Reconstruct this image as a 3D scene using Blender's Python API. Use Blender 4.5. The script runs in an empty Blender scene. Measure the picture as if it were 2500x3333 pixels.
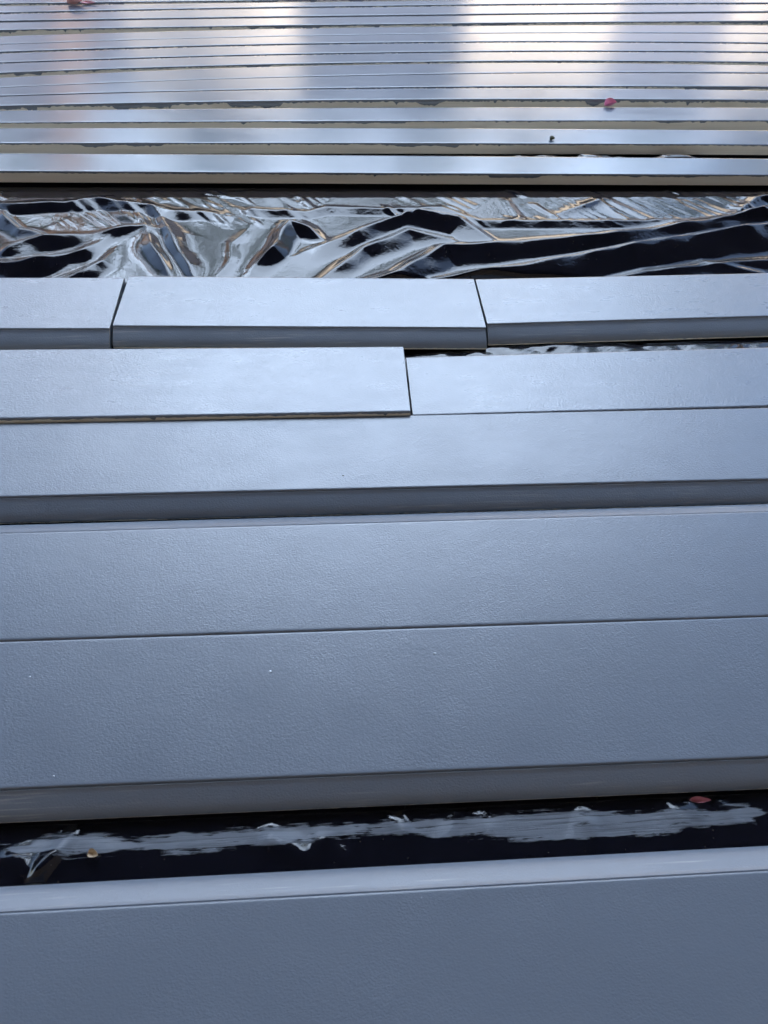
import bpy, math, random
import numpy as np
from mathutils import Matrix, Vector
S = bpy.context.scene
COL = S.collection
R_ = math.radians

# ---------------------------------------------------------------- camera
F_PX, PW, PH = 2503.0, 2500.0, 3333.0
def nrm(v): return v / np.linalg.norm(v)
_Y = nrm(np.array([-275, 3193, -F_PX])); _X = np.array([37750, 896, -F_PX])
_X = nrm(_X - _Y * _X.dot(_Y)); _Z = np.cross(_X, _Y)
ROT = np.array([_X, _Y, _Z])
CAM = np.array([0, 0, .622])
cd = bpy.data.cameras.new('camera'); cam = bpy.data.objects.new('camera', cd); COL.objects.link(cam)
cd.sensor_fit = 'VERTICAL'; cd.sensor_height = 24; cd.lens = 24 * F_PX / PH
cd.clip_start = .01; cd.clip_end = 500
M = Matrix(ROT.tolist()).to_4x4(); M.translation = Vector(CAM.tolist()); cam.matrix_world = M
S.camera = cam
cd.dof.use_dof = True; cd.dof.focus_distance = .85; cd.dof.aperture_fstop = 9

# ---------------------------------------------------------------- sky, sun, exposure
SUN_EL, SUN_AZ = R_(48), R_(197)          # azimuth clockwise from +Y: behind the camera
w = bpy.data.worlds.new('World'); S.world = w; w.use_nodes = True
nt = w.node_tree; nt.nodes.clear()
o = nt.nodes.new('ShaderNodeOutputWorld'); bg = nt.nodes.new('ShaderNodeBackground'); sk = nt.nodes.new('ShaderNodeTexSky')
sk.sky_type = 'NISHITA'; sk.sun_disc = False; sk.sun_elevation = SUN_EL; sk.sun_rotation = SUN_AZ
sk.air_density = 1.0; sk.dust_density = 2.5; sk.ozone_density = 1.0
bg.inputs[1].default_value = .13
# cloud added to brighten the sky mirrored in the boards, laid out by direction
tc = nt.nodes.new('ShaderNodeTexCoord'); nz = nt.nodes.new('ShaderNodeTexNoise'); mr = nt.nodes.new('ShaderNodeMapRange')
mp = nt.nodes.new('ShaderNodeMapping'); mp.inputs['Scale'].default_value = (1, 1, 2.2); mp.inputs['Location'].default_value = (.9, .2, .1)
nz.inputs['Scale'].default_value = .9; nz.inputs['Detail'].default_value = 0
mr.inputs[1].default_value = .32; mr.inputs[2].default_value = .72; mr.inputs[3].default_value = 0.0; mr.inputs[4].default_value = .97
mx = nt.nodes.new('ShaderNodeMixRGB'); mx.inputs[2].default_value = (16, 19.2, 25, 1)
L = nt.links.new
# the added bright bank stands towards +Y, from the horizon to about 55 degrees
dt = nt.nodes.new('ShaderNodeVectorMath'); dt.operation = 'DOT_PRODUCT'; dt.inputs[1].default_value = (0, math.cos(R_(39)), math.sin(R_(39)))
bk = nt.nodes.new('ShaderNodeMapRange'); bk.inputs[1].default_value = .76; bk.inputs[2].default_value = .97; bk.inputs[3].default_value = -.28; bk.inputs[4].default_value = .22
ad = nt.nodes.new('ShaderNodeMath'); ad.operation = 'ADD'
L(tc.outputs['Generated'], dt.inputs[0]); L(dt.outputs['Value'], bk.inputs[0])
L(tc.outputs['Generated'], mp.inputs[0]); L(mp.outputs[0], nz.inputs['Vector']); L(nz.outputs[0], ad.inputs[0]); L(bk.outputs[0], ad.inputs[1]); L(ad.outputs[0], mr.inputs[0])
lob = None                                 # two bright lobes added to the bank for highlights on the boards
for az, el, a0, gain in ((-23, 43, 13, .32), (42, 40, 13, .55)):
    d_ = nt.nodes.new('ShaderNodeVectorMath'); d_.operation = 'DOT_PRODUCT'
    d_.inputs[1].default_value = (math.sin(R_(az)) * math.cos(R_(el)), math.cos(R_(az)) * math.cos(R_(el)), math.sin(R_(el)))
    g_ = nt.nodes.new('ShaderNodeMapRange'); g_.interpolation_type = 'SMOOTHSTEP'
    g_.inputs[1].default_value = math.cos(R_(a0)); g_.inputs[2].default_value = 1; g_.inputs[3].default_value = 0; g_.inputs[4].default_value = gain
    L(tc.outputs['Generated'], d_.inputs[0]); L(d_.outputs['Value'], g_.inputs[0])
    if lob is None: lob = g_.outputs[0]
    else:
        q_ = nt.nodes.new('ShaderNodeMath'); q_.operation = 'ADD'; L(lob, q_.inputs[0]); L(g_.outputs[0], q_.inputs[1]); lob = q_.outputs[0]
nl = nt.nodes.new('ShaderNodeMath'); nl.operation = 'MULTIPLY_ADD'; nl.inputs[2].default_value = .9
L(lob, nl.inputs[0]); L(nz.outputs[0], nl.inputs[1])
cm = nt.nodes.new('ShaderNodeVectorMath'); cm.operation = 'SCALE'; cm.inputs[0].default_value = (16.6, 20.4, 26.2)
s2 = nt.nodes.new('ShaderNodeMath'); s2.operation = 'MULTIPLY_ADD'; s2.inputs[1].default_value = 3.0; s2.inputs[2].default_value = -2.21
L(nl.outputs[0], s2.inputs[0]); L(s2.outputs[0], cm.inputs['Scale']); L(cm.outputs[0], mx.inputs[2])
L(mr.outputs[0], mx.inputs[0]); L(sk.outputs[0], mx.inputs[1]); L(mx.outputs[0], bg.inputs[0]); L(bg.outputs[0], o.inputs[0])
sl = bpy.data.lights.new('sun', 'SUN'); sun = bpy.data.objects.new('sun', sl); COL.objects.link(sun)
sl.energy = 4.6; sl.angle = R_(.5); sl.color = (1, .93, .84)
sd = Vector((math.sin(SUN_AZ) * math.cos(SUN_EL), math.cos(SUN_AZ) * math.cos(SUN_EL), math.sin(SUN_EL)))
sun.rotation_euler = sd.to_track_quat('Z', 'Y').to_euler(); sun.location = sd * 20
S.view_settings.view_transform = 'Standard'; S.view_settings.look = 'None'; S.view_settings.gamma = 1
S.view_settings.exposure = 3.02
S.render.resolution_x = 768; S.render.resolution_y = 1024

# ---------------------------------------------------------------- helpers
def bp(u, v, z=.022):
    """photo pixel -> point on the horizontal plane at height z"""
    d = ROT @ np.array([u - PW / 2, PH / 2 - v, -F_PX]); t = (z - CAM[2]) / d[2]
    return CAM + d * t
def tag(o, label=None, cat=None, group=None, kind=None):
    if label: o['label'] = label
    if cat: o['category'] = cat
    if group: o['group'] = group
    if kind: o['kind'] = kind
    return o
def empty(name, loc, label, cat, group=None):
    e = bpy.data.objects.new(name, None); e.location = loc; e.empty_display_size = .05
    COL.objects.link(e); return tag(e, label, cat, group)
def mesh_np(name, verts, faces, mat, parent=None, smooth=True, sharp=None):
    me = bpy.data.meshes.new(name)
    verts = np.asarray(verts, np.float32)
    if parent is not None: verts = verts - np.array(parent.location, np.float32)
    faces = [tuple(int(i) for i in f) for f in faces] if not isinstance(faces, np.ndarray) else faces
    if isinstance(faces, np.ndarray):
        nf = len(faces); k = faces.shape[1]
        me.vertices.add(len(verts)); me.vertices.foreach_set('co', verts.ravel())
        me.loops.add(nf * k); me.loops.foreach_set('vertex_index', faces.astype(np.int32).ravel())
        me.polygons.add(nf); me.polygons.foreach_set('loop_start', np.arange(0, nf * k, k, dtype=np.int32))
        me.update(calc_edges=True)
    else:
        me.from_pydata(verts.tolist(), [], faces)
    me.validate(); me.update()
    if smooth: me.polygons.foreach_set('use_smooth', [True] * len(me.polygons))
    if sharp: me.set_sharp_from_angle(angle=R_(sharp))
    me.materials.append(mat)
    ob = bpy.data.objects.new(name, me); COL.objects.link(ob)
    if parent is not None: ob.parent = parent
    return ob
def box(x0, x1, y0, y1, z0, z1):
    v = [(x, y, z) for x in (x0, x1) for y in (y0, y1) for z in (z0, z1)]
    f = [(0, 1, 3, 2), (4, 6, 7, 5), (0, 4, 5, 1), (2, 3, 7, 6), (0, 2, 6, 4), (1, 5, 7, 3)]
    return v, f
def boxes(name, lst, mat, parent=None):
    V, Fc = [], []
    for b in lst:
        v, f = box(*b); n = len(V); V += v; Fc += [tuple(i + n for i in q) for q in f]
    return mesh_np(name, V, Fc, mat, parent, smooth=False)
def noise1(x, scale, seed):
    r = np.random.RandomState(seed); tab = r.rand(4096)
    p = (x + 50) / scale; i = np.floor(p).astype(int); f = p - i; f = f * f * (3 - 2 * f)
    return tab[i % 4096] * (1 - f) + tab[(i + 1) % 4096] * f
def noise2(x, y, scale, seed):
    r = np.random.RandomState(seed); a = r.rand(256, 256) * 2 * np.pi; gx, gy = np.cos(a), np.sin(a)
    px, py = x / scale + 100, y / scale + 100
    i, j = np.floor(px).astype(int), np.floor(py).astype(int); fx, fy = px - i, py - j
    def g(di, dj):
        ii, jj = (i + di) % 256, (j + dj) % 256
        return gx[ii, jj] * (fx - di) + gy[ii, jj] * (fy - dj)
    u = fx**3 * (fx * (fx * 6 - 15) + 10); v = fy**3 * (fy * (fy * 6 - 15) + 10)
    return (g(0, 0) * (1 - u) + g(1, 0) * u) * (1 - v) + (g(0, 1) * (1 - u) + g(1, 1) * u) * v
# ---------------------------------------------------------------- materials
def mat(name, col, rough=.5, spec=.5):
    m = bpy.data.materials.new(name); m.use_nodes = True; b = m.node_tree.nodes['Principled BSDF']
    b.inputs['Base Color'].default_value = (*col, 1); b.inputs['Roughness'].default_value = rough
    b.inputs['Specular IOR Level'].default_value = spec
    return m, m.node_tree, b
def pos(t, scale=(1, 1, 1)):
    g = t.nodes.new('ShaderNodeNewGeometry'); m = t.nodes.new('ShaderNodeMapping'); m.inputs['Scale'].default_value = scale
    t.links.new(g.outputs['Position'], m.inputs[0]); return m.outputs[0]
def nse(t, vec, scale, detail=2, rough=.5, dist=0):
    n = t.nodes.new('ShaderNodeTexNoise'); n.inputs['Scale'].default_value = scale; n.inputs['Detail'].default_value = detail
    n.inputs['Roughness'].default_value = rough; n.inputs['Distortion'].default_value = dist
    t.links.new(vec, n.inputs['Vector']); return n.outputs[0]
def rng(t, v, a, b, c, d):
    n = t.nodes.new('ShaderNodeMapRange'); t.links.new(v, n.inputs[0])
    for i, q in enumerate((a, b, c, d)): n.inputs[i + 1].default_value = q
    return n.outputs[0]
def mix(t, fac, c1, c2):
    n = t.nodes.new('ShaderNodeMixRGB')
    for i, c in enumerate((fac, c1, c2)):
        if hasattr(c, 'links'): t.links.new(c, n.inputs[i])
        else: n.inputs[i].default_value = c if i == 0 else (*c, 1)
    return n.outputs[0]
def mathn(t, op, a, b):
    n = t.nodes.new('ShaderNodeMath'); n.operation = op
    for i, c in enumerate((a, b)):
        if hasattr(c, 'links'): t.links.new(c, n.inputs[i])
        else: n.inputs[i].default_value = c
    return n.outputs[0]
def bump(t, h, dist, strength=1, prev=None):
    n = t.nodes.new('ShaderNodeBump'); n.inputs['Distance'].default_value = dist; n.inputs['Strength'].default_value = strength
    t.links.new(h, n.inputs['Height'])
    if prev is not None: t.links.new(prev, n.inputs['Normal'])
    return n.outputs[0]

PAINT = (.114, .132, .162)
def paint_mat(name, texture, rough, wear=0.0):
    m, t, b = mat(name, PAINT, rough, .72)
    v = pos(t)
    big = nse(t, pos(t, (1, 3, 1)), 7, 3)
    col = mix(t, rng(t, big, .3, .7, 0, 1), tuple(c * .97 for c in PAINT), tuple(c * 1.03 for c in PAINT))
    # pale dust specks
    vo = t.nodes.new('ShaderNodeTexVoronoi'); vo.inputs['Scale'].default_value = 55; t.links.new(pos(t, (1, 1.3, 1)), vo.inputs['Vector'])
    speck = rng(t, vo.outputs['Distance'], .012, .03, 1, 0)
    keep = rng(t, nse(t, v, 23, 1), .60, .66, 0, .6)
    col = mix(t, mathn(t, 'MULTIPLY', speck, keep), col, (.5, .52, .55))
    if wear:
        st = nse(t, pos(t, (14, 420, 420)), 1, 3, .6)
        wr = mathn(t, 'MULTIPLY', rng(t, st, .56, .70, 0, wear), rng(t, nse(t, v, 9, 2), .45, .6, 0, 1))
        col = mix(t, wr, col, (.36, .34, .31))
    t.links.new(col, b.inputs['Base Color'])
    rr = rng(t, nse(t, pos(t, (2, 6, 2)), 12, 4), .3, .7, rough - .025, rough + .035)
    t.links.new(rr, b.inputs['Roughness'])
    n1 = nse(t, pos(t, (1, 1.25, 1)), (420 if 'smooth_painted' in name else 560), 2.0, .5, .1)
    n2 = nse(t, v, 60, 2)
    amp = rng(t, nse(t, v, 16, 2), .3, .7, .6, 1.2)
    h1 = mathn(t, 'MULTIPLY', rng(t, n1, 0, 1, 0, 2.2), amp)
    nb = bump(t, h1, .0005 * texture)
    nb = bump(t, n2, .0006 * texture, 1, nb)
    if name == 'roller_painted_board': nb = bump(t, mathn(t, 'MULTIPLY', speck, rng(t, nse(t, v, 31, 1), .60, .64, 0, 1)), .00025, 1, nb)
    t.links.new(nb, b.inputs['Normal'])
    return m
M_NEAR = paint_mat('roller_painted_board', .22, .33)
M_FRONT = paint_mat('smooth_rolled_board', .24, .36)
M_MID = paint_mat('smooth_painted_board', .22, .29)
M_FAR = paint_mat('satin_painted_strip', .08, .13)
M_MOULD = paint_mat('painted_moulding', .2, .42, .5)
M_RAW, t, b = mat('raw_fibreboard', (.66, .59, .48), .8)
c = mix(t, rng(t, nse(t, pos(t, (6, 200, 200)), 1, 4, .6), .3, .7, 0, 1), (.60, .55, .46), (.72, .67, .57))
c = mix(t, rng(t, nse(t, pos(t), 9, 3), .6, .75, 0, .5), c, (.45, .38, .28))
t.links.new(c, b.inputs['Base Color']); t.links.new(bump(t, nse(t, pos(t), 900, 3), .0004), b.inputs['Normal'])

# black plastic film (vertex attribute "smear" = painted band)
M_FILM, t, b = mat('black_plastic_film', (.003, .003, .005), .04, .34)
at = t.nodes.new('ShaderNodeAttribute'); at.attribute_name = 'smear'
streak = nse(t, pos(t, (22, 330, 1)), 1, 5, .65)
blot = nse(t, pos(t, (30, 60, 1)), 1, 3, .6)
sm = mathn(t, 'ADD', at.outputs['Fac'], mathn(t, 'ADD', mathn(t, 'MULTIPLY', mathn(t, 'SUBTRACT', streak, .5), 2.0), mathn(t, 'MULTIPLY', mathn(t, 'SUBTRACT', blot, .5), 1.3)))
pm = rng(t, sm, .0, .16, 0, 1)
dust = t.nodes.new('ShaderNodeTexVoronoi'); dust.inputs['Scale'].default_value = 210; t.links.new(pos(t), dust.inputs['Vector'])
dm = mathn(t, 'MULTIPLY', rng(t, dust.outputs['Distance'], .06, .13, .5, 0), rng(t, nse(t, pos(t), 70, 1), .58, .64, 0, 1))
col = mix(t, dm, (.004, .004, .007), (.16, .13, .09))
pm = mathn(t, 'MULTIPLY', pm, rng(t, nse(t, pos(t, (16, 520, 1)), 1, 4, .6), .34, .52, .55, 1))
col = mix(t, pm, col, (.12, .13, .15))
t.links.new(col, b.inputs['Base Color'])
sc = rng(t, nse(t, pos(t), 30, 4), .35, .75, .035, .085)
t.links.new(mathn(t, 'ADD', sc, mathn(t, 'MULTIPLY', pm, .42)), b.inputs['Roughness'])
nb = bump(t, nse(t, pos(t), 260, 3, .6), .00014)
nb = bump(t, nse(t, pos(t, (1, 1, 1)), 55, 2, .5, .3), .00025, 1, nb)
nb = bump(t, pm, .0003, 1, nb)
t.links.new(nb, b.inputs['Normal'])

def simple(name, c1, c2, scale, rough=.7, bd=0, sc3=(1, 1, 1)):
    m, t, b = mat(name, c1, rough)
    n = nse(t, pos(t, sc3), scale, 4); t.links.new(mix(t, rng(t, n, .3, .7, 0, 1), c1, c2), b.inputs['Base Color'])
    if bd: t.links.new(bump(t, n, bd), b.inputs['Normal'])
    return m
M_GROUND = simple('concrete_paving', (.13, .125, .115), (.2, .19, .175), 6, .9, .002)
M_HOUSE = simple('lavender_grey_render', (.13, .13, .155), (.16, .16, .185), 3, .85)
M_CREAM = simple('cream_painted_timber', (.92, .79, .58), (.94, .83, .64), 4, .6)
M_GAP = simple('pale_pink_recess', (.46, .40, .33), (.52, .46, .38), 4, .7)
M_DARK = simple('dark_door_paint', (.03, .033, .045), (.045, .05, .065), 4, .4)
M_ROOF = simple('dark_roof_tile', (.05, .045, .045), (.09, .08, .08), 8, .8)
M_NEARWALL = simple('added_wall_brick', (.32, .25, .19), (.39, .31, .24), 12, .9)  # tone set for warm bounce from the added wall
M_SOFFIT = simple('added_dark_soffit', (.035, .034, .036), (.05, .05, .055), 6, .8)  # kept dark so the added eave mirrors as black
M_BARK = simple('brown_bark', (.12, .07, .04), (.26, .17, .11), 30, .9, .01, (1, 1, .3))
M_LEAF = simple('green_leaf', (.035, .075, .02), (.08, .12, .03), 14, .5)
M_PETAL = simple('pink_petal', (.34, .11, .13), (.44, .17, .19), 120, .55, .0005)
M_DRYPETAL = simple('faded_petal', (.60, .27, .24), (.66, .36, .32), 120, .6, .0005)
M_MAG = simple('magenta_petal', (.62, .20, .38), (.66, .26, .34), 90, .5, .0005)
M_FLAKE = simple('dry_leaf', (.42, .30, .18), (.60, .46, .32), 260, .8, .0008)
M_BUG = simple('dark_debris', (.02, .025, .012), (.06, .06, .03), 400, .8)
M_CRUMB = simple('pale_grit', (.42, .44, .48), (.5, .52, .55), 200, .7)

# ---------------------------------------------------------------- ground, and what surrounds the boards
tag(mesh_np('paving', [(-14, -8, -.02), (16, -8, -.02), (16, 24, -.02), (-14, 24, -.02)], [(0, 1, 2, 3)], M_GROUND, smooth=False), kind='structure')

hs = empty('low_house', (1, 8, -.02), 'lavender grey house with cream slatted shutters, mirrored in the far strips', 'house')
boxes('wall', [(-7.5, -.13, 8.03, 8.3, -.02, 3.0), (-.13, 1.4, 8.03, 8.3, 2.75, 3.0), (1.4, 9, 8.03, 8.3, -.02, 3.0)], M_HOUSE, hs)
boxes('roof', [(-7.8, 9.3, 7.75, 10.6, 3.0, 3.12)], M_ROOF, hs)
boxes('door', [(-.13, 1.4, 8.1, 8.16, -.02, 2.75)], M_DARK, hs)
for x0, x1, pitch in ((-1.72, -.16, .26), (1.43, 2.83, .28), (3.98, 5.6, .27)):
    sh = boxes('shutter', [(x0, x1, 7.99, 8.03, .05, 2.85)], M_GAP, hs)
    n = int((x1 - x0) / pitch)
    boxes('slats', [(x0 + i * pitch + .02, x0 + i * pitch + pitch - .05, 7.955, 7.99, .07, 2.83) for i in range(n)], M_CREAM, sh)

bh = empty('added_shade_house', (0, -1.2, -.02), 'dark eave and brick wall added unseen behind the viewer to shade the boards', 'house')
boxes('wall', [(-7, 7, -1.5, -1.2, -.02, 2.8)], M_NEARWALL, bh)  # unseen wall, added to keep sun and low sky off the boards
boxes('eave', [(-7, 7, -1.6, 2.4, 2.8, 2.88)], M_SOFFIT, bh)  # invented overhang, sized to darken reflections in film and near boards

def tube(pts, r0, r1, seg=8):
    pts = [Vector(p) for p in pts]; V, Fc = [], []
    for i, p in enumerate(pts):
        d = (pts[min(i + 1, len(pts) - 1)] - pts[max(i - 1, 0)]).normalized()
        a = d.orthogonal().normalized(); c = d.cross(a); r = r0 + (r1 - r0) * i / (len(pts) - 1)
        V += [tuple(p + (a * math.cos(k * 6.2832 / seg) + c * math.sin(k * 6.2832 / seg)) * r) for k in range(seg)]
    for i in range(len(pts) - 1):
        for k in range(seg):
            Fc.append((i * seg + k, i * seg + (k + 1) % seg, (i + 1) * seg + (k + 1) % seg, (i + 1) * seg + k))
    return V, Fc
def tree(base, top, clumps, seed, label, nleaf, r0=.13):
    rd = random.Random(seed)
    e = empty('tree', base, label, 'tree', 'trees mirrored in the plastic')
    b, tp = Vector(base), Vector(top)
    trunk = [b.lerp(tp, i / 8) + Vector((rd.uniform(-.06, .06), rd.uniform(-.06, .06), 0)) for i in range(9)]
    V, Fc = tube(trunk, r0, r0 * .5)
    mesh_np('trunk', V, Fc, M_BARK, e)
    V, Fc = [], []
    LV, LF = [], []
    for cx, cy, cz, r in clumps:
        c = Vector((cx, cy, cz)); s = trunk[rd.randint(4, 8)]
        p = [s.lerp(c, i / 6) + Vector((rd.uniform(-.1, .1), rd.uniform(-.1, .1), rd.uniform(-.06, .1))) for i in range(7)]
        v, f = tube(p, r0 * .4, .015, 6); n = len(V); V += v; Fc += [tuple(i + n for i in q) for q in f]
        for k in range(nleaf):
            d = Vector((rd.gauss(0, 1), rd.gauss(0, 1), rd.gauss(0, .8))).normalized() * r * rd.random() ** .4
            q = c + d; a = Vector((rd.gauss(0, 1), rd.gauss(0, 1), rd.gauss(0, 1))).normalized(); bb = a.orthogonal().normalized()
            sz = rd.uniform(.03, .065); n = len(LV)
            LV += [tuple(q + a * sz), tuple(q + bb * sz * .5), tuple(q - a * sz), tuple(q - bb * sz * .5)]; LF.append((n, n + 1, n + 2, n + 3))
    mesh_np('branches', V, Fc, M_BARK, e)
    mesh_np('crown', LV, LF, M_LEAF, e, smooth=False)
rd = random.Random(4)
tree((-3.4, 6.2, -.02), (-2.9, 6.0, 4.3), [(-3 + rd.uniform(-1.7, 1.5), 6 + rd.uniform(-.9, .9), 4.5 + rd.uniform(-1.0, 1.8), rd.uniform(.35, .65)) for _ in range(13)], 1,
     'green tree left of the slatted house, mirrored in the plastic', 330)
tree((-1.1, 5.0, -.02), (-2.2, 4.6, 5.2), [(-2.1 + rd.uniform(-.8, .8), 4.7 + rd.uniform(-.5, .5), 5.4 + rd.uniform(-.3, 1.2), rd.uniform(.2, .4)) for _ in range(6)], 7,
     'slim leaning tree with brown trunk, mirrored in the plastic', 130, .13)
tree((5.0, 6.8, -.02), (4.6, 6.6, 4.4), [(4.5 + rd.uniform(-1.2, 1.2), 6.6 + rd.uniform(-.7, .7), 4.6 + rd.uniform(-.6, 1.3), rd.uniform(.3, .55)) for _ in range(8)], 9,
     'green tree right of the slatted house, mirrored in the plastic', 260)

def leafy(x, y, z0, z1, wd, seed, label, n):
    rd = random.Random(seed)
    e = empty('tree', (x, y, -.02), label, 'tree', 'trees mirrored in the plastic')
    V, Fc = tube([(x, y, -.02), (x + .1, y, z0 * .5), (x + rd.uniform(-.3, .3), y, z0), (x + rd.uniform(-.6, .6), y, z1 * .9)], .2, .05)
    mesh_np('trunk', V, Fc, M_BARK, e)
    cl = [(x + rd.uniform(-wd, wd), y + rd.uniform(-1, 1), rd.uniform(z0, z1), rd.uniform(.35, .9)) for _ in range(19)]
    V, Fc = [], []
    for c in cl[:10]:
        v, f = tube([(x, y, z0 * .8), ((x + c[0]) / 2 + .1, y, (z0 + c[2]) / 2 + .2), c[:3]], .07, .02, 6); k = len(V); V += v; Fc += [tuple(i + k for i in q) for q in f]
    mesh_np('branches', V, Fc, M_BARK, e)
    LV, LF = [], []
    for c in cl:
        for _ in range(n):
            q = Vector(c[:3]) + Vector((rd.gauss(0, 1), rd.gauss(0, 1), rd.gauss(0, .6))).normalized() * c[3] * rd.random() ** .4
            a = Vector((rd.gauss(0, 1), rd.gauss(0, 1), rd.gauss(0, 1))).normalized(); bb = a.orthogonal().normalized(); sz = rd.uniform(.05, .11); k = len(LV)
            LV += [tuple(q + a * sz), tuple(q + bb * sz * .5), tuple(q - a * sz), tuple(q - bb * sz * .5)]; LF.append((k, k + 1, k + 2, k + 3))
    mesh_np('crown', LV, LF, M_LEAF, e, smooth=False)
leafy(-5, 12, 5.2, 8.2, 3.2, 21, 'sparse green tree behind the left end of the slatted house, mirrored', 420)
leafy(1.2, 13, 5.6, 8.2, 3.0, 22, 'sparse green tree behind the middle of the slatted house, mirrored', 380)
leafy(7.5, 12.5, 5.0, 8.0, 3.0, 23, 'sparse green tree behind the right end of the slatted house, mirrored', 420)

# ---------------------------------------------------------------- boards
ZT, TH = .022, .0175
class Line:
    """edge of a board through photo pixels (0, 1250, 2500 or given u), straight beyond them"""
    def __init__(s, px, z, deg=2):
        P = np.array([bp(u, v, z) for u, v in px]); deg = min(deg, len(px) - 1)
        s.c = np.polyfit(P[:, 0], P[:, 1], deg); s.a, s.b = P[:, 0].min(), P[:, 0].max()
        s.d = np.polyder(s.c)
    def __call__(s, x):
        x = np.asarray(x, float); xc = np.clip(x, s.a, s.b)
        return np.polyval(s.c, xc) + (x - xc) * np.polyval(s.d, xc)
def three(a, b, c): return [(0, a), (1250, b), (2500, c)]
def sweep(prof_fn, xl, xr, fb, ff, nst, closed=False):
    """prof_fn(s_x)-> list of (t-offset spec) ; returns verts array [nst, k, 3]"""
    raise NotImplementedError
def board(label, back, front, mid, kind='strip', dz=0, xl=(-1.25, -1.25), xr=(1.45, 1.45), seed=0, drip=(.002, .0015), name='painted_board', group='grey painted boards laid on the plastic', deg=2, tilt=0, ends=''):
    """kind: strip (plain edges), front / back (moulded edge towards / away from the viewer)"""
    zt = ZT + dz; zb = zt - TH
    fb, ff = Line(back, zt, deg), Line(front, zt, deg)
    MW, DROP, QK = .0205, .0130, .0018
    if kind == 'front': MWf = MW
    else: MWf = 0
    dx = .0025; n = int(round((max(xr) - min(xl)) / dx)) + 1
    s = np.linspace(0, 1, n)
    cx = (min(xl) + max(xr)) / 2
    e = empty(name, (cx, float((fb(cx) + ff(cx)) / 2), zb), label, 'board', group)
    def rows(prof):
        # prof: list of (anchor 'b'/'f', offset in y towards viewer positive, z array/scalar)
        out = []
        for anc, off, z in prof:
            tt = 0. if anc == 'b' else 1.
            x = (xl[0] * (1 - tt) + xl[1] * tt) * (1 - s) + (xr[0] * (1 - tt) + xr[1] * tt) * s
            y = (fb(x) if anc == 'b' else ff(x)) - off
            zz = np.broadcast_to(np.asarray(z, float), (n,)) + tilt * (-.5 if anc == 'b' else .5)
            out.append(np.stack([x, y, zz], 1))
        return np.stack(out, 1)                     # n, k, 3
    def skin(pname, prof, m, loop=False, parent=e, shade=30):
        A = rows(prof); k = A.shape[1]; idx = np.arange(n * k).reshape(n, k)
        a = idx[:-1, :]; b2 = idx[1:, :]
        if loop: q = np.stack([a, np.roll(a, -1, 1), np.roll(b2, -1, 1), b2], 2).reshape(-1, 4)
        else: q = np.stack([a[:, :-1], a[:, 1:], b2[:, 1:], b2[:, :-1]], 2).reshape(-1, 4)
        ob = mesh_np(pname, A.reshape(-1, 3), q[:, ::-1], m, parent, True, shade)
        if loop:                                    # close the two ends
            import bmesh
            bm = bmesh.new(); bm.from_mesh(ob.data); bm.verts.ensure_lookup_table()
            for r in (idx[0], idx[-1][::-1]):
                try: bm.faces.new([bm.verts[int(i)] for i in r]).smooth = False
                except ValueError: pass
            bmesh.ops.recalc_face_normals(bm, faces=bm.faces); bm.to_mesh(ob.data); bm.free()
        return ob
    xs = np.linspace(min(xl), max(xr), n)
    n_a = noise1(xs, .10, seed * 7 + 1); n_b = noise1(xs, .018, seed * 7 + 2); n_c = noise1(xs, .005, seed * 7 + 3)
    d = drip[0] + drip[1] * (n_b - .3) * .8 + drip[1] * .5 * (n_c - .5)
    d += drip[1] * 1.8 * np.clip(n_a - .80, 0, .02) / .02 * (.3 + 1.1 * n_b) + drip[1] * .8 * (noise1(xs, .0028, seed * 7 + 5) - .5)       # a few long runs
    d += drip[1] * 2.2 * (noise1(xs, .009, seed * 7 + 4) > .93) * n_c
    cr = .0004                                                                   # coat thickness
    r = .0011
    mt = mid
    if kind == 'strip' or kind == 'plain':
        d = np.clip(d, .0006, TH - .0006)
        core_prof = [('b', 0, zt - r * 1.4), ('b', r * 1.6, zt - cr), ('f', -r * 1.6, zt - cr), ('f', 0, zt - r * 1.4), ('f', 0, zb), ('b', 0, zb)]
        skin('raw_core', core_prof, M_RAW, True, shade=30)
        skin('painted_face', [('b', -cr, zt - .004), ('b', -cr, zt - r), ('b', r * .4, zt - r * .25), ('b', r * 1.3, zt), ('b', r * 2.5, zt), ('f', -r * 2.5, zt), ('f', -r * 1.3, zt),
             ('f', -r * .4, zt - r * .25), ('f', cr, zt - r), ('f', cr, zt - d), ('f', -.0002, zt - d - .0001)], mt, shade=60)
    else:
        sg, anc, oth = (1, 'f', 'b') if kind == 'front' else (-1, 'b', 'f')
        # the front line given is the quirk (edge of the flat face); the moulding runs beyond it
        W = MW
        bot = zt - QK - DROP
        d = np.clip(bot - d * .35, zb + .0008, bot)
        prof_core = [(oth, 0, zt - r * 1.4), (oth, sg * r * 1.6 * (1 if oth == 'b' else 1), zt - cr), (anc, -sg * r * 1.6, zt - cr), (anc, -sg * .0004, zt - r * 1.4), (anc, -sg * .0004, zt - QK - cr * 2)]
        K = 12
        arc = []
        for i in range(K + 1):
            q_ = (i / K) ** .8
            arc.append((W * q_, -DROP * (.74 * q_ + .04 * q_ * q_ + .22 * q_ ** 7)))
        prof_core += [(anc, sg * (y - .0), zt - QK + z - cr * (1 if y < W * .9 else .2)) for y, z in arc[1:-1]]
        prof_core += [(anc, sg * (W - cr), bot), (anc, sg * (W - cr), zb), (oth, 0, zb)]
        core_prof = prof_core
        skin('raw_core', prof_core, M_RAW, True, shade=30)
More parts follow.
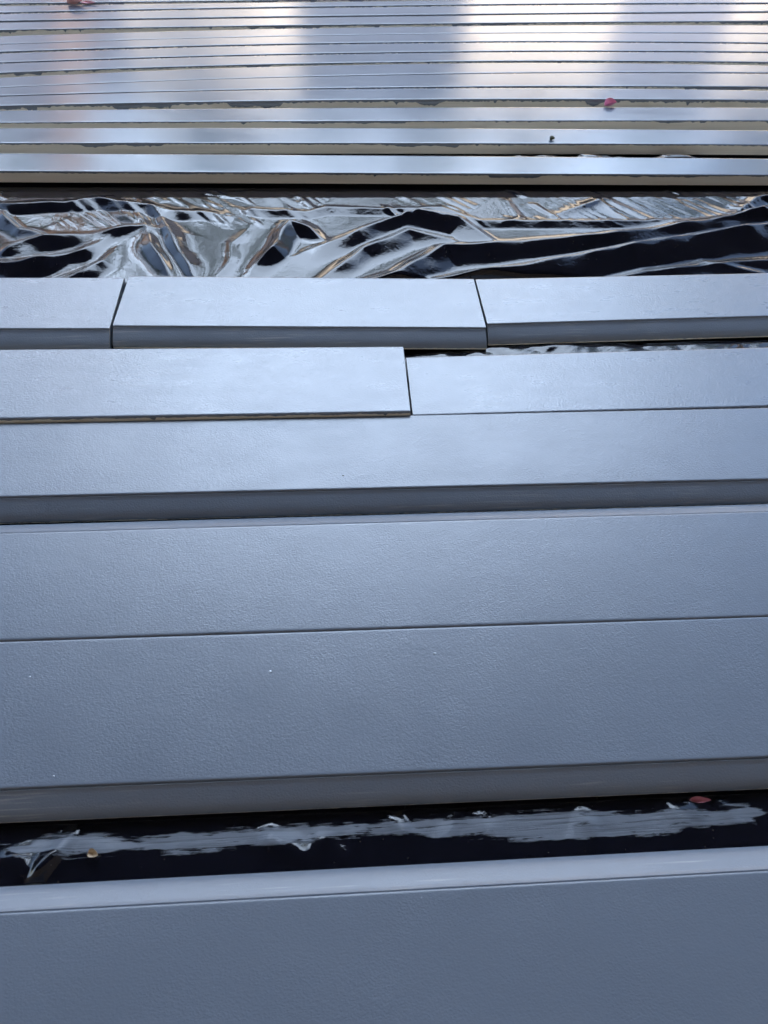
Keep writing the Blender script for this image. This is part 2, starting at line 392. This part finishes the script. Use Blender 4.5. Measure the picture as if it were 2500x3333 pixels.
        pf = [(oth, (-cr if oth == 'b' else cr), zt - .0125), (oth, (-cr if oth == 'b' else cr), zt - r),
              (oth, (r * .4) * (1 if oth == 'b' else -1), zt - r * .25), (oth, r * 1.3 * (1 if oth == 'b' else -1), zt), (oth, r * 2.5 * (1 if oth == 'b' else -1), zt), (anc, -sg * r * 2.2, zt),
              (anc, -sg * r * 1.0, zt), (anc, -sg * r * .3, zt - r * .2), (anc, sg * .0002, zt - r * .9), (anc, sg * .0003, zt - QK - .0002)]
        skin('painted_face', pf, mt, shade=60)
        pm_ = [(anc, sg * .0003, zt - QK - .0002), (anc, sg * .0014, zt - QK + .0002)] + [(anc, sg * (y + .0002), zt - QK + z + .0001) for y, z in arc[1:]] + [(anc, sg * (W + .0001), d), (anc, sg * (W - cr), d - .0001)]
        skin('moulding', pm_, M_MOULD, shade=50)
    for end in ends:
        i = 0 if end == 'l' else n - 1; off = -.0004 if end == 'l' else .0004
        P = rows(core_prof)[i]; P[:, 0] += off
        mesh_np('painted_end', P, [tuple(range(len(P))) if end == 'l' else tuple(range(len(P)))[::-1]], mt, e, False)
    return e

GN = 'narrow grey strips beyond the wrinkled plastic'
Ls = {1: [(0, 10), (420, 6), (840, 1), (1250, -5), (2080, -18), (2500, -20)],
      2: [(0, 40), (420, 31), (840, 23), (1250, 17), (2080, 10), (2500, 9)],
      3: [(0, 67), (420, 60), (840, 53), (1250, 50), (2080, 38), (2500, 38)],
      4: [(0, 97), (420, 88), (840, 84), (1250, 79), (2080, 67), (2500, 70)],
      5: [(0, 143), (420, 129), (840, 118), (1250, 112), (2080, 105), (2500, 109)],
      6: [(0, 168), (420, 153), (840, 144), (1250, 138), (2080, 134), (2500, 140)],
      7: [(0, 203), (420, 187), (840, 177), (1250, 170), (2080, 165), (2500, 169)],
      8: [(0, 236), (420, 221), (840, 209), (1250, 202), (2080, 197), (2500, 203)],
      9: [(0, 283), (420, 267), (840, 252), (1250, 243), (2080, 233), (2500, 238)],
      10: [(0, 310), (420, 300), (840, 290), (1250, 284), (2080, 278), (2500, 284)],
      11: [(0, 344), (420, 334), (840, 329), (1250, 324), (2080, 321), (2500, 327)],
      12: [(0, 399), (1250, 393), (2500, 392)],
      13: [(0, 466), (1250, 465.5), (2500, 471)],
      14: [(0, 556), (1250, 563), (2500, 569)]}
gaps = {1: (8, 8, 8), 2: (5, 5, 5), 3: (6, 5, 5), 4: (20, 10, 14), 5: (1.5, 1.2, 2), 6: (6, 4, 4), 7: (4, 4, 4), 8: (16, 7, 11), 9: (1, 2, 3), 10: (3, 4, 12),
        11: (15, 26, 24), 12: (17, 23, 32), 13: (32, 40, 45)}
def q3(pts):
    u = np.array([p[0] for p in pts], float); v = np.array([p[1] for p in pts], float)
    c = np.polyfit(u, v, 2); return [float(np.polyval(c, x)) for x in (0, 1250, 2500)]
ordn = ['nearest', 'second', 'third', 'fourth', 'fifth', 'sixth', 'seventh', 'eighth', 'ninth', 'tenth', 'eleventh', 'twelfth', 'thirteenth', 'farthest']
extra = {14: ', its whole beige edge showing above the black film', 13: ', a small dark speck lying on it', 12: ', a magenta petal on its far edge', 11: ', with a long dark paint run on its edge',
         10: ', gap narrowing to the left', 9: ', almost touching the next strip at left', 8: ', beige edge showing widest at left', 7: ', between two close dark joints', 6: ', thin ragged paint on its edge',
         5: ', closely butted to the one in front', 4: ', with a wide plain beige edge', 3: ', its edge mostly covered with dark paint', 2: ', pink petals resting at its left', 1: ', cut by the top of the picture'}
for k in range(1, 15):
    f3 = q3(Ls[k])
    if k == 1: b3 = [f3[0] - 26, f3[1] - 24, f3[2] - 24]
    else:
        p3 = q3(Ls[k - 1]); g = gaps[k - 1]; b3 = [p3[i] + g[i] for i in range(3)]
    w_ = 'nearest narrow grey strip board' if k == 14 else ('farthest narrow grey strip board' if k == 1 else ordn[14 - k] + ' narrow strip beyond the wrinkled film')
    board(w_ + extra[k], three(*b3), three(*f3), M_FAR, 'strip', seed=k + 3, name='strip_board', group=GN,
          drip={3: (.0045, .002), 12: (.0016, .0012), 13: (.002, .0016), 14: (.0024, .0014), 11: (.0035, .0028), 5: (.003, .001)}.get(k, (.0022, .0016)),
          tilt={14: .0000, 13: .0002, 12: .0001}.get(k, 0), xl=(-1.3, -1.3), xr=(1.6, 1.6), dz=-.0002 * (k % 3))

def xw(u, v, z=ZT): return float(bp(u, v, z)[0])
# row of three moulded boards in front of the wrinkled film
board('left moulded board of the row below the wrinkled film, cut by the left edge', [(0, 903), (405, 903)], [(0, 1069), (358, 1069)], M_MID, 'front', deg=1,
      xr=(xw(404, 903), xw(356, 1069)), seed=31, ends='r', name='moulded_board', group='three moulded boards end to end')
board('middle moulded board of the row, both its cut ends showing, below the wrinkled film', [(420, 898), (1540, 907)], [(366, 1060), (1580, 1066)], M_MID, 'front', deg=1, dz=.0008,
      xl=(xw(421, 898), xw(368, 1060)), xr=(xw(1541, 907), xw(1581, 1066)), seed=32, ends='lr', name='moulded_board', group='three moulded boards end to end')
board('right moulded board of the row below the wrinkled film, cut by the right edge', [(1548, 908), (2500, 888)], [(1587, 1054), (2500, 1028)], M_MID, 'front', deg=1,
      xl=(xw(1548, 908), xw(1587, 1054)), seed=33, ends='l', name='moulded_board', group='three moulded boards end to end')
# next row: left piece lies a little proud of the one in front of it
board('flat grey board with a square cut right end, raised above the board in front', [(0, 1137), (1312, 1127)], [(0, 1362), (1336, 1339)], M_MID, 'plain', deg=1, dz=.0055,
      xr=(xw(1312, 1127, ZT + .0055), xw(1336, 1339, ZT + .0055)), seed=34, ends='r', name='flat_board', drip=(.0022, .0015))
board('flat grey board at right, starting beside the raised square cut end', [(1320, 1163), (2500, 1130)], [(1342, 1352), (2500, 1321)], M_MID, 'plain', deg=1, dz=.0006,
      xl=(xw(1322, 1163), xw(1344, 1352)), seed=35, ends='l', name='flat_board')
board('long pale moulded board across the middle, in front of the two flat boards', three(1376, 1355, 1325), three(1616, 1590, 1558), M_NEAR, 'front', deg=1, seed=36, name='moulded_board', drip=(.003, .003))
PB = three(1735, 1700, 1664)
board('textured grey board with moulded edge turned away, directly above the long thin dark joint', PB, three(2086, 2042, 2005), M_NEAR, 'back', deg=1, dz=.0009, seed=37, name='moulded_board', drip=(.004, .001))
board('wide textured grey board with dark moulded front edge above the narrow black gap', three(2089.5, 2044.7, 2007.3), three(2568, 2514, 2463), M_NEAR, 'front', deg=1, seed=38, name='moulded_board', drip=(.001, .001))
board('nearest grey board filling the bottom of the picture, bright moulded edge turned away', three(2972, 2906, 2833), three(3560, 3490, 3420), M_FRONT, 'back', deg=1, seed=39, name='moulded_board')

# ---------------------------------------------------------------- black plastic film
def axis(segs):
    out = []
    for a, b_, st in segs: out += list(np.arange(a, b_, st))
    return np.array(out)
xa = axis([(-1.7, -.62, .012), (-.62, .82, .0018), (.82, 2.0, .012)])
ya = axis([(-.4, .085, .02), (.085, .225, .0011), (.225, .69, .012), (.69, .76, .002), (.76, .84, .01), (.84, 1.145, .0016), (1.145, 1.178, .006), (1.178, 1.21, .0016), (1.21, 2.3, .02)])
GX, GY = np.meshgrid(xa, ya, indexing='ij')
WRX = .010 * noise2(GX, GY, .07, 81) + .0012 * noise2(GX, GY, .022, 82); WRY = .010 * noise2(GX, GY, .06, 83) + .0012 * noise2(GX, GY, .02, 84)
_l = .22 + .78 / (1 + np.exp((GX - .0) / .05)); WRX, WRY = WRX * _l, WRY * _l
HV = 1 + (.12 + .45 * _l) * noise2(GX, GY, .05, 85)
RX_, RY_ = GX + WRX, GY + WRY
def ridge(px, H, wf, wn, z0=.012, p=1.3, lin=True):
    P = np.array([bp(u, v, z0)[:2] for u, v in px]); Hs = np.array(H if hasattr(H, '__len__') else [H] * len(P), float)
    best = np.full(GX.shape, 1e9); side = np.zeros(GX.shape); hh = np.zeros(GX.shape); ends = np.ones(GX.shape)
    for i in range(len(P) - 1):
        a, b_ = P[i], P[i + 1]; d = b_ - a; l2 = d @ d
        tt_ = ((RX_ - a[0]) * d[0] + (RY_ - a[1]) * d[1]) / l2; tc_ = np.clip(tt_, 0, 1)
        qx, qy = RX_ - a[0] - tc_ * d[0], RY_ - a[1] - tc_ * d[1]; dist = np.hypot(qx, qy)
        m_ = dist < best
        best = np.where(m_, dist, best); side = np.where(m_, np.sign(qx * -d[1] + qy * d[0]), side)   # + = far side
        hh = np.where(m_, Hs[i] * (1 - tc_) + Hs[i + 1] * tc_, hh)
    wd = np.where(side > 0, wf, wn)
    rr_ = best / wd
    far_ = np.exp(-np.clip(np.sqrt(rr_ * rr_ + .001) - .0316, 0, None) ** p)
    near_ = np.clip(1 - (np.sqrt((rr_ * .62) ** 2 + .0006) - .0245), 0, 1) if lin else np.exp(-rr_ ** 2)      # a nearly flat face down to the foot
    return HV * hh * np.where(side > 0, far_, near_)
wx = GX + .016 * noise2(GX, GY, .12, 1) + .0018 * noise2(GX, GY, .035, 2)
wy = GY + .016 * noise2(GX, GY, .10, 3) + .0018 * noise2(GX, GY, .03, 4)
def crumple(n, seed, slope, k, sgn, x0=-.7, x1=.95, y0=.84, y1=1.15, ang=.25):
    r = np.random.RandomState(seed); best = None
    ca, sa = math.cos(ang), math.sin(ang)
    for i in range(n):
        x, y = r.uniform(x0, x1), r.uniform(y0, y1); g = r.normal(0, slope, 2); c_ = r.normal(0, .0015)
        dx_, dy_ = wx - x, wy - y
        lx, ly = dx_ * ca + dy_ * sa, -dx_ * sa + dy_ * ca
        v = c_ + g[0] * .5 * dx_ + g[1] * dy_ + k * (lx * lx * .35 + ly * ly)
        best = v if best is None else (np.minimum(best, v) if sgn > 0 else best)
    return best
cr1 = crumple(120, 11, .62, 4.5, 1); cr2 = crumple(300, 12, .30, 9.0, 1, ang=.5)
Hh = .9 * cr1 + .45 * cr2
Hh = Hh - Hh[(GY > .86) & (GY < 1.12)].mean()
Hh += .0030 * noise2(wx, wy, .09, 21) + .0006 * noise2(wx, wy, .03, 22)
left = 1 / (1 + np.exp((GX - .0) / .05))                 # left half is finer crumpled, right half in long folds
G1 = .008 + Hh * (.22 + .78 * left)
G1 += .0022 * left * np.abs(noise2(wx * .8 + wy * .9, wy - wx * .4, .05, 31)) * 2
R1 = ridge([(1180, 940), (1500, 897), (1660, 872), (1900, 830), (2200, 778), (2500, 735), (2800, 690)], [.016, .020, .021, .022, .023, .024, .024], .016, .034, .018)
R2 = ridge([(1060, 940), (1300, 880), (1440, 800), (1700, 782), (1960, 765), (2260, 725), (2480, 690), (2700, 650)], [.010, .018, .020, .018, .020, .020, .019, .016], .016, .030, .018)
R3 = ridge([(1000, 930), (1180, 810), (1330, 752), (1470, 772)], [.008, .014, .016, .008], .014, .022)
R4 = ridge([(980, 800), (1160, 745), (1360, 686), (1500, 705), (1640, 780)], [.006, .018, .020, .018, .006], .012, .034, .018)
R5 = ridge([(820, 862), (880, 815), (940, 728), (1010, 745), (1080, 790)], [.008, .017, .017, .013, .004], .014, .020)
R6 = ridge([(40, 800), (150, 770), (300, 765), (460, 735), (600, 750)], [.014, .016, .014, .011, .005], .012, .024)
R7 = ridge([(-60, 860), (150, 850), (260, 820), (380, 755)], [.014, .017, .014, .008], .016, .020)
R8 = ridge([(0, 660), (200, 655), (330, 648), (500, 672), (720, 690)], [.007, .008, .008, .007, .003], .008, .012)
R9 = ridge([(1900, 930), (2100, 880), (2400, 850), (2600, 840)], [.010, .011, .012, .012], .012, .02)
R10 = ridge([(2250, 720), (2400, 685), (2470, 640), (2600, 625)], [.002, .008, .012, .010], .018, .012)
R11 = ridge([(830, 676), (1000, 680), (1060, 668), (1250, 672), (1440, 668), (1560, 712), (1900, 712), (2250, 712), (2500, 700)], .0055, .004, .010)
R12 = ridge([(350, 640), (420, 720), (480, 820)], [.006, .008, .004], .03, .02)
RX = [ridge(p_, [q * 1.35 for q in h_], a1, a2) for p_, h_, a1, a2 in (
    ([(480, 650), (540, 740), (600, 830), (640, 900)], [.004, .009, .010, .006], .022, .012),
    ([(400, 640), (470, 740), (520, 830), (560, 900)], [.003, .008, .009, .006], .012, .018),
    ([(120, 930), (260, 880), (330, 850), (400, 780)], [.006, .010, .010, .004], .012, .018),
    ([(700, 900), (740, 850), (760, 780), (850, 700)], [.004, .006, .005, .002], .016, .014),
    ([(0, 690), (60, 745), (200, 760)], [.009, .009, .003], .010, .020),
    ([(1650, 640), (1690, 700), (1630, 720)], [.004, .006, .003], .012, .010),
    ([(1780, 700), (1900, 660), (1960, 640)], [.003, .006, .005], .014, .012),
    ([(2150, 880), (2300, 850), (2480, 880)], [.004, .009, .006], .010, .016))]
for Rk in RX: G1 = np.maximum(G1, np.log(np.exp(G1 * 650) + np.exp((Rk + .001) * 650)) / 650)
for Rk in (R1, R2, R3, R4, R5, R6, R7, R9, R10, R12): G1 = np.log(np.exp(G1 * 650) + np.exp((Rk + .001) * 650)) / 650
G1 += R8 + R11 * .9
# small sheaf of pleats behind the long crease, near the strips
pl = np.clip((GY - 1.00) / .02, 0, 1) * np.clip((1.119 - GY) / .010, 0, 1)
G1 += pl * .0020 * np.abs(noise2(GX * 1.0 + GY * .9, GY * .3 + GX * .2, .022, 41)) * (noise2(GX, GY, .12, 42) > -.1)
fb_ = np.clip((GY - .862) / .016, 0, 1); ft_ = np.clip((1.118 - GY) / .032, 0, 1)
mask = (fb_ * fb_ * (3 - 2 * fb_)) * ft_ ** 1.15
Z = np.clip(G1, 0, .03) * mask + pl * .0062 * np.clip(noise2(GX * 1.1 + GY * .8, GY * .35 + GX * .2, .020, 43), 0, 1) * np.clip(noise2(GX, GY * .5, .09, 44) * 6, 0, 1) * np.clip(.15 + 5 * noise2(GX + GY, GY, .035, 45), 0, 1)
# glimpsed bumps between the strips at right
bx_, by_ = bp(1960, 505, .01)[:2]
Z += .011 * np.exp(-((GX - bx_) / .10) ** 2) * np.exp(-((GY - 1.165) / .012) ** 2) * (1 + .6 * noise2(GX, GY, .02, 55)) * 0
Z += np.clip((.19 - np.abs(GX - bx_)) / .05, 0, 1) * np.clip((GY - 1.181) / .005, 0, 1) * np.clip((1.204 - GY) / .006, 0, 1) * np.clip(.0125 + .012 * noise2(GX, GY, .045, 56) + .005 * noise2(GX + GY, GY, .012, 57), 0, .017)
# narrow strip in front of the right flat board
fl = np.clip((GY - .711) / .008, 0, 1) * np.clip((.749 - GY) / .010, 0, 1) * np.clip((GX - .10) / .1, 0, 1)
Z += fl * (.0045 + .006 * np.abs(noise2(GX + GY * .5, GY * .6, .06, 61)) + .0012 * noise2(GX - GY, GY, .016, 62) + .005 * noise2(GX, GY * 0, .16, 63))
# near gap: soft cross wrinkles
nm = np.clip((GY - .105) / .02, 0, 1) * np.clip((.19 - GY) / .02, 0, 1)
Z += nm * (.0008 + .0045 * np.clip(noise2(GX * 1.3 - (GY - .16) * .7, GY * .28, .030, 71) - .12, 0, 1) + .0015 * noise2(GX, GY, .08, 72))
for u, v, hgt, sx in ((110, 2760, .006, .006), (330, 2745, .005, .010), (890, 2715, .006, .007), (960, 2740, .004, .004), (1300, 2665, .005, .004), (1560, 2655, .004, .006), (1900, 2650, .004, .004), (2240, 2630, .005, .006), (2360, 2620, .004, .005), (30, 2800, .005, .006)):
    p_ = bp(u, v, .004); ddx = GX - p_[0] + (GY - p_[1]) * .45; ddy = GY - p_[1]
    Z += nm * hgt * np.exp(-(ddx / (sx * 1.8)) ** 2) * .42 * np.exp(-(np.clip(ddy, 0, None) / .006) ** 2 - (np.clip(-ddy, 0, None) / .022) ** 2)
for pl_, h_ in (([(225, 2725), (190, 2775), (150, 2830), (110, 2870)], .006), ([(225, 2725), (185, 2780), (120, 2850)], .0075), ([(880, 2712), (930, 2745), (985, 2765)], .005), ([(30, 2790), (60, 2840)], .005), ([(1060, 2740), (1130, 2790)], .003), ([(1290, 2660), (1310, 2690)], .005), ([(2205, 2630), (2240, 2690)], .004)):
    Z += nm * ridge(pl_, h_ * .55, .006, .008, .004, 1.9, False)
Z = np.where((GY < .09), 0, Z)
assert np.isfinite(Z).all()
for _ in range(1):                                                          # take the stair-steps off the crests
    Z[1:-1] = .25 * Z[:-2] + .5 * Z[1:-1] + .25 * Z[2:]; Z[:, 1:-1] = .25 * Z[:, :-2] + .5 * Z[:, 1:-1] + .25 * Z[:, 2:]
idx = np.arange(GX.size).reshape(GX.shape)
q = np.stack([idx[:-1, :-1], idx[1:, :-1], idx[1:, 1:], idx[:-1, 1:]], 2).reshape(-1, 4)
film = mesh_np('plastic_sheet', np.stack([GX.ravel(), GY.ravel(), Z.ravel()], 1), q, M_FILM)
tag(film, 'crumpled glossy black plastic sheet spread under all the boards, smeared with grey paint', 'plastic sheet')
# brushed grey paint on the film in the near gap, as a band with its own outline
pu = np.array([0, 60, 130, 300, 560, 900, 1000, 1100, 1250, 1420, 1560, 1760, 1950, 2200, 2430, 2500, 2600])
top_ = np.array([2745, 2745, 2728, 2715, 2712, 2690, 2675, 2690, 2668, 2662, 2660, 2640, 2640, 2635, 2620, 2650, 2650])
bot_ = np.array([2740, 2790, 2785, 2780, 2772, 2755, 2740, 2725, 2715, 2720, 2728, 2735, 2725, 2700, 2680, 2660, 2650])
pt = np.array([bp(a, b_, .002)[:2] for a, b_ in zip(pu, top_)]); pb_ = np.array([bp(a, b_, .002)[:2] for a, b_ in zip(pu, bot_)])
yt = np.interp(GX, pt[:, 0], pt[:, 1]); yb = np.interp(GX, pb_[:, 0], pb_[:, 1])
sv = np.minimum(yt - GY, GY - yb) / .010
sv = np.clip(sv, -3, .40); sv = np.where((GY < .085) | (GY > .225), -3, sv)
a_ = film.data.attributes.new('smear', 'FLOAT', 'POINT'); a_.data.foreach_set('value', sv.astype(np.float32).ravel())

# ---------------------------------------------------------------- petals, leaf, debris
def petal(name, u, v, z, L_, W_, rot, curl, m, label, cat, seed=0, fold=0):
    rd = np.random.RandomState(seed); nu, nv = 22, 14; V = []
    for i in range(nu):
        s = i / (nu - 1)
        half = W_ * .5 * math.sin(math.pi * s ** .75) ** .7 if 0 < s < 1 else 0
        for j in range(nv):
            q_ = j / (nv - 1) * 2 - 1
            x = (s - .5) * L_; y = q_ * half
            zz = curl * (q_ * q_) * half * 1.4 + curl * L_ * .35 * (s - .35) ** 2 * 2 + fold * half * max(0, q_) ** 1.0 + .0004 * math.sin(9 * s + 5 * q_ + seed)
            V.append((x, y, zz))
    V = np.array(V); V[:, 2] += rd.normal(0, .00012, len(V)); V[:, 2] -= V[:, 2].min()
    c_, s_ = math.cos(rot), math.sin(rot); V = np.stack([V[:, 0] * c_ - V[:, 1] * s_, V[:, 0] * s_ + V[:, 1] * c_, V[:, 2]], 1)
    p = bp(u, v, z); V += p
    idx = np.arange(nu * nv).reshape(nu, nv); q_ = np.stack([idx[:-1, :-1], idx[1:, :-1], idx[1:, 1:], idx[:-1, 1:]], 2).reshape(-1, 4)
    n0 = len(V); V2 = V.copy(); V2[:, 2] += .00025
    rim = list(idx[0]) + list(idx[1:, -1]) + list(idx[-1, -2::-1]) + list(idx[-2:0:-1, 0])
    side = np.array([(rim[i], rim[(i + 1) % len(rim)], rim[(i + 1) % len(rim)] + n0, rim[i] + n0) for i in range(len(rim))])
    return tag(mesh_np(name, np.vstack([V, V2]), np.vstack([q_[:, ::-1], q_ + n0, side]), m), label, cat, None)
petal('petal', 1985, 345, ZT, .023, .013, .2, .8, M_MAG, 'curled magenta petal on the narrow strips at upper right', 'petal', 3, .5)
petal('petal', 250, 13, ZT, .036, .020, .1, 1.1, M_DRYPETAL, 'larger salmon petal lying on the far strips at upper left', 'petal', 4, .6)
petal('petal', 288, 12, ZT, .030, .012, -.1, .3, M_PETAL, 'flatter pale pink petal just right of the salmon one', 'petal', 5)
petal('petal', 2275, 2608, .010, .016, .0042, -.12, .9, M_PETAL, 'dusky pink rolled petal tucked under the dark moulded edge above the black gap', 'petal', 6, .8)
petal('leaf_flake', 305, 2782, .004, .0085, .006, -.3, .8, M_FLAKE, 'torn beige dry leaf flake on the black film at lower left', 'leaf flake', 8, .3)
def lump(name, u, v, z, r, m, label, cat, seed, legs=0, flat=.5):
    import bmesh
    rd = random.Random(seed); bm = bmesh.new(); bmesh.ops.create_icosphere(bm, subdivisions=2, radius=r)
    for vv in bm.verts:
        k = 1 + rd.uniform(-.25, .25); vv.co = Vector((vv.co.x * k * 1.3, vv.co.y * k, vv.co.z * k * flat + r * flat))
    for _ in range(legs):
        a = rd.uniform(0, 6.28); d = Vector((math.cos(a), math.sin(a), .5)) * r * 2.1
        vs = [bm.verts.new(p) for p in (Vector((0, 0, r * .5)), d * .6 + Vector((0, 0, r * .8)), d, d * .6 + Vector((0, 0, r * .45)))]
        bm.faces.new(vs)
    me = bpy.data.meshes.new(name); bm.to_mesh(me); bm.free(); me.materials.append(m)
    ob = bpy.data.objects.new(name, me); ob.location = bp(u, v, z).tolist(); COL.objects.link(ob)
    return tag(ob, label, cat)
lump('debris', 1795, 455, ZT, .0030, M_BUG, 'tiny dark scrap of debris on the second narrow strip', 'debris', 1, 5, 1.0)
lump('debris', 1117, 1548, ZT, .0007, M_BUG, 'tiny black speck on the long pale moulded board', 'debris', 2, 0, .3)
lump('grit', 880, 2187, ZT, .0010, M_CRUMB, 'small pale grit bump near the centre of the wide textured board', 'grit', 3)
lump('grit', 1415, 2127, ZT, .0009, M_CRUMB, 'small pale grit bump just below the thin dark joint line', 'grit', 4)
lump('grit', 98, 2203, ZT, .0006, M_CRUMB, 'tiny pale grit near the left edge of the wide board', 'grit', 5)
lump('grit', 175, 2526, ZT, .0006, M_CRUMB, 'tiny pale grit above the moulded edge at lower left', 'grit', 6)
